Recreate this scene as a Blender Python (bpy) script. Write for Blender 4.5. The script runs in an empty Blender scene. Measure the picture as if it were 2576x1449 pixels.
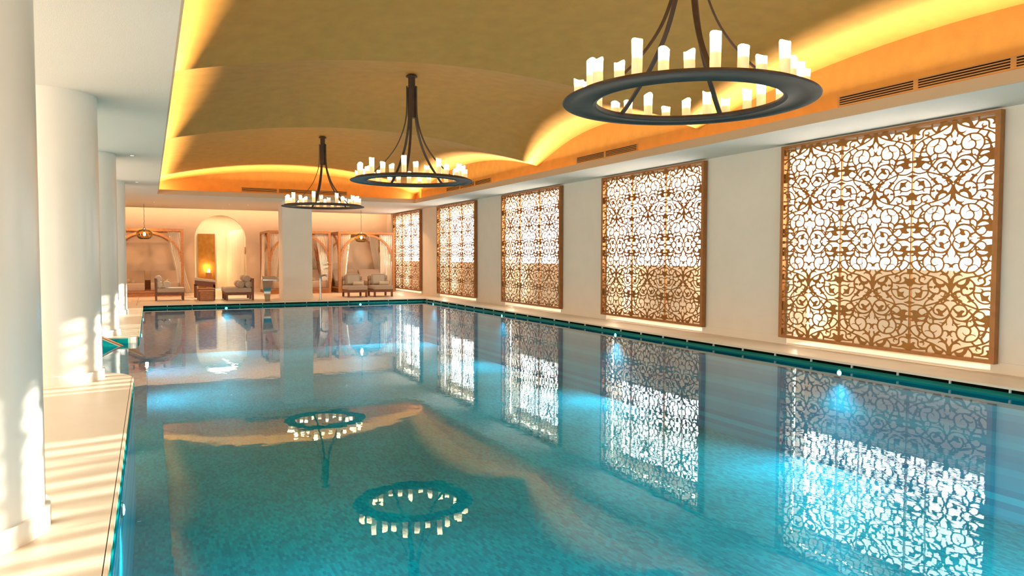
import bpy, bmesh, math, random
import numpy as np
from mathutils import Vector, Matrix
R = random.Random(7)
SC = bpy.context.scene
COL = SC.collection
PI = math.pi

# ------------------------------------------------------------------ camera
F, YAW, PITCH, ROLL = 1840.66, 0.459435, 0.0421963, 0.00171478
cy, sy = math.cos(YAW), math.sin(YAW)
fw = Vector((sy*math.cos(PITCH), cy*math.cos(PITCH), -math.sin(PITCH)))
rt = Vector((cy, -sy, 0)); up = rt.cross(fw)
r2 = rt*math.cos(ROLL)+up*math.sin(ROLL); u2 = -rt*math.sin(ROLL)+up*math.cos(ROLL)
cd = bpy.data.cameras.new('camera'); cam = bpy.data.objects.new('camera', cd); COL.objects.link(cam)
M = Matrix((r2, u2, -fw)).transposed().to_4x4(); M.translation = Vector((0, 0, 1.5))
cam.matrix_world = M
cd.sensor_width = 36; cd.lens = F/2576*36; cd.clip_start = 0.05; cd.clip_end = 200
SC.camera = cam

# ------------------------------------------------------------------ world, sun, exposure
SC.view_settings.view_transform = 'Standard'; SC.view_settings.look = 'None'
SC.view_settings.gamma = 1.0; SC.view_settings.use_curve_mapping = False
SC.view_settings.exposure = 0.03
w = bpy.data.worlds.new('sky'); SC.world = w; w.use_nodes = True
w.node_tree.nodes['Background'].inputs[0].default_value = (0.86, 0.93, 1.0, 1)
w.node_tree.nodes['Background'].inputs[1].default_value = 2.0
SC.cycles.max_bounces = 8; SC.cycles.diffuse_bounces = 4; SC.cycles.glossy_bounces = 4
SC.cycles.transparent_max_bounces = 12; SC.cycles.transmission_bounces = 4
SC.cycles.caustics_reflective = False; SC.cycles.caustics_refractive = False
SC.cycles.sample_clamp_indirect = 4.0
try: SC.cycles.use_denoising = True
except Exception: pass

def light(kind, name, loc, power, color, direction=None, size=None, size_y=None, spread=None, soft=None, xaxis=None):
    l = bpy.data.lights.new(name, kind); l.energy = power; l.color = color
    o = bpy.data.objects.new(name, l); COL.objects.link(o); o.location = loc
    if kind == 'AREA':
        l.shape = 'RECTANGLE'; l.size = size; l.size_y = size_y
        if spread: l.spread = spread
    if soft is not None:
        if kind == 'SUN': l.angle = soft
        else: l.shadow_soft_size = soft
    if direction is not None:
        d = Vector(direction).normalized()
        if xaxis is not None:
            x = Vector(xaxis).normalized(); z = -d; y = z.cross(x)
            m = Matrix((x, y, z)).transposed().to_4x4(); m.translation = Vector(loc); o.matrix_world = m
        else:
            o.rotation_euler = d.to_track_quat('-Z', 'Y').to_euler()
    return o
# low sun that comes in through the right-hand windows
light('SUN', 'sun', (30, 6, 8), 26.0, (1.0, 0.93, 0.82), direction=(-1, -0.20, -0.207), soft=math.radians(0.55))
# added daylight fill lamps, unseen, on the left and behind; no windows there
LEFTP, BACKP, POOLP = 165, 235, 330.0
for yy in (-2.0, 3.2, 8.4, 13.6, 18.8):
    light('AREA', 'added daylight fill', (-4.9, yy, 1.8), LEFTP, (1.0, 0.93, 0.82), direction=(1, 0, 0), size=3.6, size_y=2.6, xaxis=(0, 1, 0))
light('AREA', 'added daylight fill', (2.0, -4.9, 1.8), BACKP, (1.0, 0.92, 0.80), direction=(0, 1, 0), size=9.0, size_y=2.8, xaxis=(1, 0, 0))
# warm strips hidden behind the lip of the ceiling recess
WARM = (1.0, 0.80, 0.48)
STRIP = 28.0
def strip(a, b, wdt, d, k=1.0, col=WARM, base=STRIP):
    a, b = Vector(a), Vector(b); L = (b-a).length
    light('AREA', 'cove strip', (a+b)/2, base*L*k, col, direction=d, size=L, size_y=wdt, xaxis=(b-a))
# ------------------------------------------------------------------ materials
def mat(name, color=(.8,.8,.8), rough=.5, metal=0.0, spec=.5, noise=None, bump=None, emis=None, estr=0, alpha=None, sheen=0, wood=None):
    m = bpy.data.materials.new(name); m.use_nodes = True
    nt = m.node_tree; N = nt.nodes; L = nt.links; b = N['Principled BSDF']
    b.inputs['Base Color'].default_value = (*color, 1); b.inputs['Roughness'].default_value = rough
    b.inputs['Metallic'].default_value = metal; b.inputs['Specular IOR Level'].default_value = spec
    tc = N.new('ShaderNodeTexCoord')
    if emis: b.inputs['Emission Color'].default_value = (*emis, 1); b.inputs['Emission Strength'].default_value = estr
    if noise:
        sc, amt = noise
        n = N.new('ShaderNodeTexNoise'); n.inputs['Scale'].default_value = sc; n.inputs['Detail'].default_value = 6
        L.new(tc.outputs['Object'], n.inputs['Vector'])
        r = N.new('ShaderNodeValToRGB'); r.color_ramp.elements[0].position = .3; r.color_ramp.elements[1].position = .7
        r.color_ramp.elements[0].color = (*[c*(1-amt) for c in color], 1); r.color_ramp.elements[1].color = (*[min(1, c*(1+amt)) for c in color], 1)
        L.new(n.outputs['Fac'], r.inputs['Fac']); L.new(r.outputs['Color'], b.inputs['Base Color'])
    if wood:
        mp = N.new('ShaderNodeMapping'); mp.inputs['Scale'].default_value = wood
        L.new(tc.outputs['Object'], mp.inputs['Vector'])
        n = N.new('ShaderNodeTexNoise'); n.inputs['Scale'].default_value = 6; n.inputs['Detail'].default_value = 8; n.inputs['Distortion'].default_value = .6
        L.new(mp.outputs['Vector'], n.inputs['Vector'])
        r = N.new('ShaderNodeValToRGB'); r.color_ramp.elements[0].position = .35; r.color_ramp.elements[1].position = .65
        r.color_ramp.elements[0].color = (*[c*.7 for c in color], 1); r.color_ramp.elements[1].color = (*[min(1, c*1.25) for c in color], 1)
        L.new(n.outputs['Fac'], r.inputs['Fac']); L.new(r.outputs['Color'], b.inputs['Base Color'])
    if bump:
        sc, st = bump
        n = N.new('ShaderNodeTexNoise'); n.inputs['Scale'].default_value = sc; n.inputs['Detail'].default_value = 5
        L.new(tc.outputs['Object'], n.inputs['Vector'])
        u = N.new('ShaderNodeBump'); u.inputs['Strength'].default_value = st; u.inputs['Distance'].default_value = .01
        L.new(n.outputs['Fac'], u.inputs['Height']); L.new(u.outputs['Normal'], b.inputs['Normal'])
    if sheen: b.inputs['Sheen Weight'].default_value = sheen
    return m

plaster = mat('white plaster', (.82, .73, .61), .75, noise=(3, .02), bump=(40, .12))
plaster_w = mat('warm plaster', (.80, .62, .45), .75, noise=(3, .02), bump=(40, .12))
soffit_m = mat('soffit plaster', (.82, .77, .69), .85, noise=(60, .03), bump=(150, .3))
column_m = mat('polished column plaster', (.84, .79, .70), .28, noise=(2, .02))
gold_m = mat('gold washed plaster', (.62, .30, .058), .7, noise=(5, .07), bump=(25, .12))
stone = mat('cream limestone', (.80, .67, .52), .38, noise=(2.2, .04), bump=(60, .03))
slot_shade = mat('painted slot shade', (.006, .006, .004), .95, spec=0.0)  # near-black colour stands in for shade inside the gutter slot and grilles
spacer_m = mat('pale spacer', (.75, .72, .66), .5)
bronze = mat('brushed bronze', (.27, .115, .025), .42, metal=.75, noise=(14, .10))
bronze_d = mat('dark bronze frame', (.34, .145, .045), .45, metal=.6, noise=(10, .12))
iron = mat('dark bronzed iron', (.060, .036, .025), .55, metal=.15, noise=(9, .2))
teak = mat('oiled teak', (.42, .17, .06), .5, wood=(1.5, 1.5, 14))
teak_h = mat('oiled teak boards', (.40, .16, .055), .5, wood=(1.0, 14, 14))
oak = mat('light cabana oak', (.44, .20, .08), .5, wood=(2, 2, 12))
walnut = mat('dark walnut', (.17, .06, .03), .45, wood=(2, 2, 10))
canvas = mat('oatmeal canvas', (.46, .35, .26), .9, noise=(80, .05), bump=(300, .2), sheen=.2)
canvas_l = mat('pale bolster canvas', (.62, .52, .40), .9, noise=(80, .05), bump=(300, .2), sheen=.2)
towel_m = mat('cream towelling', (.72, .58, .38), .95, noise=(60, .08), bump=(200, .6), sheen=.4)
steel = mat('brushed steel', (.50, .47, .43), .25, metal=1.0, noise=(30, .08))
niche_m = mat('niche plaster', (.86, .76, .62), .8)
panel_gold = mat('gold leaf panel', (.34, .15, .025), .38, metal=.7, noise=(6, .18), bump=(30, .3))
vent_m = mat('ochre grille', (.45, .27, .10), .5, metal=.2)
mull = mat('grey mullion', (.35, .33, .30), .5)
glow = mat('bulb', (1, .9, .7), .5, emis=(1, .80, .45), estr=45)
led = mat('led dots', (1, .9, .7), .5, emis=(1, .78, .48), estr=9)
down_m = mat('downlight lens', (1, .95, .9), .5, emis=(1, .93, .82), estr=2)
pool_lamp = mat('pool lamp lens', (.8, .9, 1), .3, emis=(.10, .62, 1.0), estr=26)

def candle_material():
    m = bpy.data.materials.new('candle wax'); m.use_nodes = True; nt = m.node_tree; N = nt.nodes; L = nt.links
    b = N['Principled BSDF']; b.inputs['Base Color'].default_value = (.85, .70, .48, 1); b.inputs['Roughness'].default_value = .5
    tc = N.new('ShaderNodeTexCoord'); sp = N.new('ShaderNodeSeparateXYZ'); L.new(tc.outputs['Generated'], sp.inputs[0])
    r = N.new('ShaderNodeValToRGB'); e = r.color_ramp.elements
    e[0].position = .42; e[0].color = (.55, .30, .11, 1); e[1].position = .80; e[1].color = (11, 8.2, 4.6, 1)
    L.new(sp.outputs['Z'], r.inputs['Fac']); L.new(r.outputs['Color'], b.inputs['Emission Color']); b.inputs['Emission Strength'].default_value = 1.0
    return m
candle_m = candle_material()

def mosaic(name, c1, c2, scale=1.0, vertical=None):
    m = bpy.data.materials.new(name); m.use_nodes = True; nt = m.node_tree; N = nt.nodes; L = nt.links
    b = N['Principled BSDF']; b.inputs['Roughness'].default_value = .55; b.inputs['Specular IOR Level'].default_value = .15
    tc = N.new('ShaderNodeTexCoord'); mp = N.new('ShaderNodeMapping'); L.new(tc.outputs['Object'], mp.inputs[0])
    if vertical == 'x': mp.inputs['Rotation'].default_value = (-PI/2, 0, 0)      # wall facing y: (x, z)
    elif vertical == 'y': mp.inputs['Rotation'].default_value = (PI/2, 0, PI/2)  # wall facing x: (y, z)
    else: mp.inputs['Rotation'].default_value = (0, 0, PI/2)
    br = N.new('ShaderNodeTexBrick'); L.new(mp.outputs[0], br.inputs['Vector'])
    br.inputs['Scale'].default_value = 1.0; br.inputs['Brick Width'].default_value = .075*scale; br.inputs['Row Height'].default_value = .03*scale
    br.inputs['Mortar Size'].default_value = .0016; br.inputs['Mortar Smooth'].default_value = .3; br.inputs['Bias'].default_value = -.1
    br.inputs['Color1'].default_value = (*c1, 1); br.inputs['Color2'].default_value = (*c2, 1)
    br.inputs['Mortar'].default_value = (c1[0]*.7+.01, c1[1]*.75, c1[2]*.75, 1)
    n = N.new('ShaderNodeTexNoise'); n.inputs['Scale'].default_value = .8; L.new(tc.outputs['Object'], n.inputs['Vector'])
    hs = N.new('ShaderNodeHueSaturation'); L.new(br.outputs['Color'], hs.inputs['Color'])
    mr = N.new('ShaderNodeMapRange'); mr.inputs[1].default_value = .3; mr.inputs[2].default_value = .7; mr.inputs[3].default_value = .85; mr.inputs[4].default_value = 1.15
    L.new(n.outputs['Fac'], mr.inputs[0]); L.new(mr.outputs[0], hs.inputs['Value']); L.new(hs.outputs['Color'], b.inputs['Base Color'])
    return m
C1, C2 = (.0, .64, .66), (.0, .33, .42)
mos_floor = mosaic('pool floor mosaic', C1, C2)
mos_wx = mosaic('pool wall mosaic x', C1, C2, vertical='x')
mos_wy = mosaic('pool wall mosaic y', C1, C2, vertical='y')
BAND1, BAND2 = (.01, .27, .26), (.0, .10, .12)
band_x = mosaic('waterline mosaic x', BAND1, BAND2, .45, vertical='x')
band_y = mosaic('waterline mosaic y', BAND1, BAND2, .45, vertical='y')

def water_material():
    m = bpy.data.materials.new('pool water'); m.use_nodes = True; nt = m.node_tree; N = nt.nodes; L = nt.links
    N.remove(N['Principled BSDF']); out = N['Material Output']
    tr = N.new('ShaderNodeBsdfTransparent'); tr.inputs[0].default_value = (.62, .96, 1.0, 1)
    gl = N.new('ShaderNodeBsdfGlossy'); gl.inputs['Roughness'].default_value = .0; gl.inputs[0].default_value = (.92, .98, 1, 1)
    fr = N.new('ShaderNodeFresnel'); fr.inputs['IOR'].default_value = 1.28
    mx = N.new('ShaderNodeMixShader'); L.new(fr.outputs[0], mx.inputs[0]); L.new(tr.outputs[0], mx.inputs[1]); L.new(gl.outputs[0], mx.inputs[2])
    L.new(mx.outputs[0], out.inputs[0])
    tc = N.new('ShaderNodeTexCoord')
    def nz(scale, stretch=(1, 1, 1), detail=2):
        mp = N.new('ShaderNodeMapping'); mp.inputs['Scale'].default_value = stretch; L.new(tc.outputs['Object'], mp.inputs[0])
        n = N.new('ShaderNodeTexNoise'); n.inputs['Scale'].default_value = scale; n.inputs['Detail'].default_value = detail
        L.new(mp.outputs[0], n.inputs['Vector']); return n
    a = nz(3.0, (1, 1, 1), 2); c = nz(9.0, (1.3, .8, 1), 3); p = nz(.45, (1, 1, 1), 1)
    # calm and rippled patches
    pr = N.new('ShaderNodeMapRange'); pr.inputs[1].default_value = .45; pr.inputs[2].default_value = .62; pr.inputs[3].default_value = .25; pr.inputs[4].default_value = 1.0
    L.new(p.outputs['Fac'], pr.inputs[0])
    ml = N.new('ShaderNodeMath'); ml.operation = 'MULTIPLY'; L.new(c.outputs['Fac'], ml.inputs[0]); L.new(pr.outputs[0], ml.inputs[1])
    b1 = N.new('ShaderNodeBump'); b1.inputs['Strength'].default_value = 1.0; b1.inputs['Distance'].default_value = .0007; L.new(a.outputs['Fac'], b1.inputs['Height'])
    b2 = N.new('ShaderNodeBump'); b2.inputs['Strength'].default_value = 1.0; b2.inputs['Distance'].default_value = .00045; L.new(ml.outputs[0], b2.inputs['Height'])
    L.new(b1.outputs[0], b2.inputs['Normal']); L.new(b2.outputs[0], gl.inputs['Normal'])
    return m
water_m = water_material()

def glass_material(name, tint, gloss=.15):
    m = bpy.data.materials.new(name); m.use_nodes = True; nt = m.node_tree; N = nt.nodes; L = nt.links
    N.remove(N['Principled BSDF']); out = N['Material Output']
    tr = N.new('ShaderNodeBsdfTransparent'); tr.inputs[0].default_value = (*tint, 1)
    gl = N.new('ShaderNodeBsdfGlossy'); gl.inputs['Roughness'].default_value = .05
    lw = N.new('ShaderNodeLayerWeight'); lw.inputs[0].default_value = gloss
    mx = N.new('ShaderNodeMixShader'); L.new(lw.outputs['Fresnel'], mx.inputs[0]); L.new(tr.outputs[0], mx.inputs[1]); L.new(gl.outputs[0], mx.inputs[2]); L.new(mx.outputs[0], out.inputs[0])
    return m
amber = glass_material('smoked amber glass', (.82, .66, .38), .25)

def sheer_material():
    m = bpy.data.materials.new('sheer curtain'); m.use_nodes = True; nt = m.node_tree; N = nt.nodes; L = nt.links
    N.remove(N['Principled BSDF']); out = N['Material Output']
    d = N.new('ShaderNodeBsdfDiffuse'); d.inputs[0].default_value = (.95, .88, .78, 1)
    t = N.new('ShaderNodeBsdfTranslucent'); t.inputs[0].default_value = (.88, .78, .66, 1)
    mx = N.new('ShaderNodeMixShader'); mx.inputs[0].default_value = .35; L.new(d.outputs[0], mx.inputs[1]); L.new(t.outputs[0], mx.inputs[2])
    tr = N.new('ShaderNodeBsdfTransparent'); m2 = N.new('ShaderNodeMixShader'); m2.inputs[0].default_value = .0
    L.new(mx.outputs[0], m2.inputs[1]); L.new(tr.outputs[0], m2.inputs[2]); L.new(m2.outputs[0], out.inputs[0]); return m
sheer = sheer_material()

def pane_material():
    m = bpy.data.materials.new('frosted lit window'); m.use_nodes = True; nt = m.node_tree; N = nt.nodes; L = nt.links
    N.remove(N['Principled BSDF']); out = N['Material Output']
    tr = N.new('ShaderNodeBsdfTransparent'); tr.inputs[0].default_value = (.9, .9, .9, 1)
    em = N.new('ShaderNodeEmission'); em.inputs[0].default_value = (1, .97, .92, 1); em.inputs[1].default_value = 4.5
    ad = N.new('ShaderNodeAddShader'); L.new(tr.outputs[0], ad.inputs[0]); L.new(em.outputs[0], ad.inputs[1]); L.new(ad.outputs[0], out.inputs[0]); return m
pane_m = pane_material()

# ------------------------------------------------------------------ geometry helpers
class MB:
    def __init__(s): s.v = []; s.f = []; s.m = []
    def add(s, vs, fs, mi=0, tf=None):
        o = len(s.v)
        for q in vs:
            q = Vector(q)
            s.v.append(tuple(tf @ q) if tf is not None else tuple(q))
        for f in fs: s.f.append([i+o for i in f]); s.m.append(mi)
    def box(s, x0, x1, y0, y1, z0, z1, mi=0, tf=None, faces='all'):
        vs = [(x, y, z) for z in (z0, z1) for y in (y0, y1) for x in (x0, x1)]
        fs = [(0, 2, 3, 1), (4, 5, 7, 6), (0, 1, 5, 4), (2, 6, 7, 3), (0, 4, 6, 2), (1, 3, 7, 5)]
        s.add(vs, fs, mi, tf)
    def bbox(s, x0, x1, y0, y1, z0, z1, r=.02, n=3, mi=0, tf=None):
        """rounded box (soft cushion)"""
        bm = bmesh.new(); bmesh.ops.create_cube(bm, size=1)
        for v in bm.verts: v.co = Vector(((x0+x1)/2+v.co.x*(x1-x0), (y0+y1)/2+v.co.y*(y1-y0), (z0+z1)/2+v.co.z*(z1-z0)))
        bmesh.ops.bevel(bm, geom=bm.edges[:], offset=r, segments=n, affect='EDGES', profile=.5)
        bm.verts.index_update(); s.add([v.co.copy() for v in bm.verts], [[v.index for v in f.verts] for f in bm.faces], mi, tf); bm.free()
    def cyl(s, a, b, r0, r1=None, n=16, mi=0, caps=True):
        a, b = Vector(a), Vector(b); r1 = r0 if r1 is None else r1
        d = (b-a).normalized(); u = d.orthogonal().normalized(); w_ = d.cross(u)
        vs = []; 
        for c, r in ((a, r0), (b, r1)):
            for i in range(n):
                t = 2*PI*i/n; vs.append(c+(u*math.cos(t)+w_*math.sin(t))*r)
        fs = [(i, (i+1) % n, n+(i+1) % n, n+i) for i in range(n)]
        if caps: fs += [tuple(range(n))[::-1], tuple(range(n, 2*n))]
        s.add(vs, fs, mi)
    def lathe(s, prof, c=(0, 0, 0), n=32, mi=0, axis='z', caps=True, tf=None):
        c = Vector(c); vs = []
        for r, z in prof:
            for i in range(n):
                t = 2*PI*i/n; x, y = r*math.cos(t), r*math.sin(t)
                vs.append(c+(Vector((x, y, z)) if axis == 'z' else Vector((x, z, y)) if axis == 'y' else Vector((z, x, y))))
        fs = []
        for j in range(len(prof)-1):
            for i in range(n): fs.append((j*n+i, j*n+(i+1) % n, (j+1)*n+(i+1) % n, (j+1)*n+i))
        if caps: fs += [tuple(range(n))[::-1], tuple(range((len(prof)-1)*n, len(prof)*n))]
        s.add(vs, fs, mi, tf)
    def tube(s, pts, r, n=10, mi=0):
        pts = [Vector(p) for p in pts]; vs = []; pu = None
        for i, p in enumerate(pts):
            d = (pts[min(i+1, len(pts)-1)]-pts[max(i-1, 0)]).normalized()
            u = d.orthogonal().normalized() if pu is None else (pu-d*pu.dot(d)).normalized(); pu = u; w_ = d.cross(u)
            rr = r[i] if isinstance(r, (list, tuple)) else r
            for k in range(n): t = 2*PI*k/n; vs.append(p+(u*math.cos(t)+w_*math.sin(t))*rr)
        fs = [(j*n+i, j*n+(i+1) % n, (j+1)*n+(i+1) % n, (j+1)*n+i) for j in range(len(pts)-1) for i in range(n)]
        fs += [tuple(range(n))[::-1], tuple(range((len(pts)-1)*n, len(pts)*n))]
        s.add(vs, fs, mi)
    def rbar(s, pts, side, wd, th, mi=0):
        """flat bar swept along pts; side = constant sideways axis"""
        pts = [Vector(p) for p in pts]; side = Vector(side).normalized(); vs = []
        for i, p in enumerate(pts):
            d = (pts[min(i+1, len(pts)-1)]-pts[max(i-1, 0)]).normalized(); nn = d.cross(side).normalized()
            for a, b in ((-1, -1), (1, -1), (1, 1), (-1, 1)): vs.append(p+side*a*wd/2+nn*b*th/2)
        n = len(pts); fs = [(j*4+i, j*4+(i+1) % 4, (j+1)*4+(i+1) % 4, (j+1)*4+i) for j in range(n-1) for i in range(4)]
        fs += [(3, 2, 1, 0), tuple(range(4*n-4, 4*n))]
        s.add(vs, fs, mi)
    def prism(s, poly, z0, z1, mi=0):
        n = len(poly); vs = [(x, y, z0) for x, y in poly]+[(x, y, z1) for x, y in poly]
        fs = [tuple(range(n))[::-1], tuple(range(n, 2*n))]+[(i, (i+1) % n, n+(i+1) % n, n+i) for i in range(n)]
        s.add(vs, fs, mi)
    def build(s, name, mats, parent=None, smooth=False, loc=None, angle=None):
        me = bpy.data.meshes.new(name); me.from_pydata(s.v, [], s.f)
        if not isinstance(mats, (list, tuple)): mats = [mats]
        for m in mats: me.materials.append(m)
        if len(mats) > 1: me.polygons.foreach_set('material_index', s.m)
        bm = bmesh.new(); bm.from_mesh(me); bmesh.ops.recalc_face_normals(bm, faces=bm.faces)
        if smooth:
            ang = math.radians(angle or 40)
            for f in bm.faces: f.smooth = True
            for e in bm.edges:
                if len(e.link_faces) == 2 and e.calc_face_angle(0) > ang: e.smooth = False
        bm.to_mesh(me); bm.free()
        o = bpy.data.objects.new(name, me); COL.objects.link(o)
        if loc is not None: o.location = loc
        if parent is not None: o.parent = parent
        return o

def tag(o, label=None, cat=None, group=None, kind=None):
    if label: o['label'] = label
    if cat: o['category'] = cat
    if group: o['group'] = group
    if kind: o['kind'] = kind
    return o
def thing(name, label, cat, loc=(0, 0, 0), rz=0, group=None):
    o = bpy.data.objects.new(name, None); COL.objects.link(o); o.location = loc; o.rotation_euler = (0, 0, rz); o.empty_display_size = .1
    return tag(o, label, cat, group)
def struct(o, label=None, cat=None):
    return tag(o, label, cat, kind='structure')
def copy_tree(o, parent=None):
    c = o.copy(); COL.objects.link(c)
    if parent is not None: c.parent = parent
    for ch in list(o.children): copy_tree(ch, c)
    return c
# ------------------------------------------------------------------ room shell
D = 0.1            # deck level above the water
ZS = 3.3           # soffit level
PX0, PX1, PY0, PY1, PZ = -0.21, 8.34, 0.6, 23.5, -1.35
XW = 9.2           # right wall face
NY = [6.98, 12.19, 17.42, 22.72, 27.9]   # screen centres
SH = 1.69          # screen half width

# floor: right strip, far deck slabs, left decks, near deck
fr = MB(); fr.box(PX1, 10.2, -5, 23.5, -1.5, D)
floor = struct(fr.build('floor', stone), 'cream stone pool deck', 'floor')
sb = MB(); sb.box(-5.2, 10.2, 23.5, 36, -1.5, D-.03); sb.build('sub_floor', stone, floor)
sx = [-5.2, -3.6, -2.0, -.36, 1.27, 2.9, 4.53, 6.16, 7.79, 9.6]
sys_ = [23.5, 25.2, 26.9, 28.6, 30.3, 32.0, 33.7]
for i in range(len(sx)-1):
    for j in range(len(sys_)-1):
        q = MB(); g = .004; q.box(sx[i]+g, sx[i+1]-g, sys_[j]+(g if j else 0), sys_[j+1]-g, D-.03, D)
        q.build('floor_slab', stone, floor)
# left deck one with rounded end, deck two, near deck
pts = [(-5.2, -5), (10.2, -5), (10.2, PY0), (PX0, PY0)]
e = [(-1.0+.79*math.cos(t), 9.5+.72*math.sin(t)) for t in [PI/2*k/14 for k in range(15)]]
pts += e + [(-2.4, 10.22), (-5.2, 10.22)]
q = MB(); q.prism(pts, -1.5, D); q.build('deck_edge', stone, floor)
cr = .18; e2 = [(PX0-cr+cr*math.cos(t), 14.25+cr+cr*math.sin(t)) for t in [-PI/2+PI/2*k/8 for k in range(9)]]
q = MB(); q.prism([(-5.2, 14.25)]+e2+[(PX0, 23.5), (-5.2, 23.5)], -1.5, D); q.build('deck_edge', stone, floor)

# pool shell lining
pw = MB(); pw.box(-5.2, 8.6, PY0-.2, PY1+.2, PZ-.1, PZ)
pool_floor = struct(pw.build('pool_floor', mos_floor), 'turquoise mosaic pool floor', 'pool')
def liner(name, x0, x1, y0, y1, z0, z1, m):
    b = MB(); b.box(x0, x1, y0, y1, z0, z1); return b.build(name, m, pool_floor)
liner('pool_wall', PX1-.04, PX1+.01, PY0, PY1, PZ, .002, mos_wy)
liner('pool_wall', PX0, PX1, PY1-.04, PY1+.01, PZ, .002, mos_wx)
liner('pool_wall', PX0, PX1, PY0-.01, PY0+.03, PZ, .002, mos_wx)
liner('pool_wall', PX0-.01, PX0+.02, PY0, 9.5, PZ, .002, mos_wy)
liner('pool_wall', PX0-.01, PX0+.02, 14.45, PY1, PZ, .002, mos_wy)
for ya, yb in ((PY0, 9.5), (14.45, PY1)):
    liner('waterline_tiles', PX0-.01, PX0+.012, ya, yb, .002, .035, band_y); liner('gutter_slot_shade', PX0-.01, PX0+.004, ya, yb, .035, .075, slot_shade); liner('coping', PX0-.004, PX0+.02, ya, yb, .076, D, stone)
liner('pool_wall', -3, PX0-.15, 14.235, 14.26, PZ, .085, mos_wx)
for k in range(14):   # tile facing following the rounded deck end
    (xa, ya), (xb, yb) = e[k], e[k+1]
    b = MB(); dx, dy = xb-xa, yb-ya; l = math.hypot(dx, dy); nx, ny = dy/l*.02, -dx/l*.02
    b.prism([(xa, ya), (xb, yb), (xb+nx, yb+ny), (xa+nx, ya+ny)], PZ, .035); b.build('pool_wall', mos_wy, pool_floor)
# coping, gutter slot painted as shade, and waterline band along the right and far edges
def gutter(axis):
    if axis == 'y':
        c = MB(); c.box(PX1-.03, PX1+.30, PY0, PY1, D-.024, D+.004); cop = c.build('coping', stone, floor)
        c = MB(); c.box(PX1-.005, PX1+.05, PY0, PY1, .03, D-.022); c.build('gutter_slot_shade', slot_shade, floor)
        c = MB(); c.add([(PX1-.06, PY0, 0), (PX1-.06, PY1, 0), (PX1+.0, PY1, .040), (PX1+.0, PY0, .040), (PX1-.06, PY0, -.12), (PX1-.06, PY1, -.12)], [(0, 1, 2, 3), (4, 5, 1, 0)])
        c.build('waterline_tiles', band_y, floor)
        y = 4.657-.664*6
        while y < 23.3:
            if y > PY0+.05:
                c = MB(); c.box(PX1-.035, PX1+.03, y-.006, y+.006, .038, D-.026); c.build('spacer', spacer_m, floor)
            y += .664
    else:
        c = MB(); c.box(PX0, PX1+.30, PY1-.03, PY1+.30, D-.024, D+.004); c.build('coping', stone, floor)
        c = MB(); c.box(PX0, PX1, PY1-.005, PY1+.05, .03, D-.022); c.build('gutter_slot_shade', slot_shade, floor)
        c = MB(); c.add([(PX0, PY1-.06, 0), (PX1, PY1-.06, 0), (PX1, PY1, .040), (PX0, PY1, .040), (PX0, PY1-.06, -.12), (PX1, PY1-.06, -.12)], [(0, 1, 2, 3), (4, 5, 1, 0)])
        c.build('waterline_tiles', band_x, floor)
        x = .433
        while x < 8.3:
            c = MB(); c.box(x-.006, x+.006, PY1-.035, PY1+.03, .038, D-.026); c.build('spacer', spacer_m, floor); x += .662
gutter('y'); gutter('x')
# pool entry steps in the side bay with a sloping cheek wall
st = thing('pool_steps', 'mosaic entry steps in the side bay between white columns', 'steps', (0, 0, 0))
for k in range(5):
    b = MB(); b.box(-3.2, -.75-.3*k, 10.25, 13.7, PZ, -.16-.24*(4-k)); b.build('step', mos_floor, st)
ck = MB(); X0, X1 = -.437, -1.4
zt = lambda x: (X0-x)*.541
def slab(m, xa, xb, dz0, dz1, y0, y1, nm, mt):
    m.add([(xa, y0, zt(xa)+dz0), (xb, y0, zt(xb)+dz0), (xb, y0, zt(xb)+dz1), (xa, y0, zt(xa)+dz1), (xa, y1, zt(xa)+dz0), (xb, y1, zt(xb)+dz0), (xb, y1, zt(xb)+dz1), (xa, y1, zt(xa)+dz1)],
          [(0, 1, 2, 3), (7, 6, 5, 4), (0, 4, 5, 1), (3, 2, 6, 7), (0, 3, 7, 4), (1, 5, 6, 2)]); return m.build(nm, mt, st)
ck.add([(X0+.35, 13.82, -.19), (X1, 13.82, zt(X1)-.03), (X1, 13.82, PZ), (X0+.35, 13.82, PZ), (X0+.35, 13.96, -.19), (X1, 13.96, zt(X1)-.03), (X1, 13.96, PZ), (X0+.35, 13.96, PZ)],
       [(0, 1, 2, 3), (4, 5, 6, 7), (0, 4, 5, 1), (0, 3, 7, 4), (1, 5, 6, 2)]); ck.build('cheek_wall', mos_wx, st)
slab(MB(), X0+.3, X1, -.03, -.012, 13.80, 13.98, 'white_trim', plaster)
slab(MB(), X0+.3, X1, -.012, .004, 13.80, 13.98, 'brown_trim', teak)

# water
wm = MB(); wp = [(PX0, PY0), (PX1, PY0), (PX1, PY1), (PX0, PY1), (PX0, 14.43)]+[(x, y) for x, y in reversed(e2)][1:]+[(-3.2, 14.25), (-3.2, 10.22), (-1.0, 10.22)]+list(reversed(e))
wm.add([(x, y, 0) for x, y in wp], [tuple(range(len(wp)))])
water = wm.build('pool_water', water_m); tag(water, 'still turquoise pool water mirroring screens and ceiling', 'water', kind='stuff')

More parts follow.
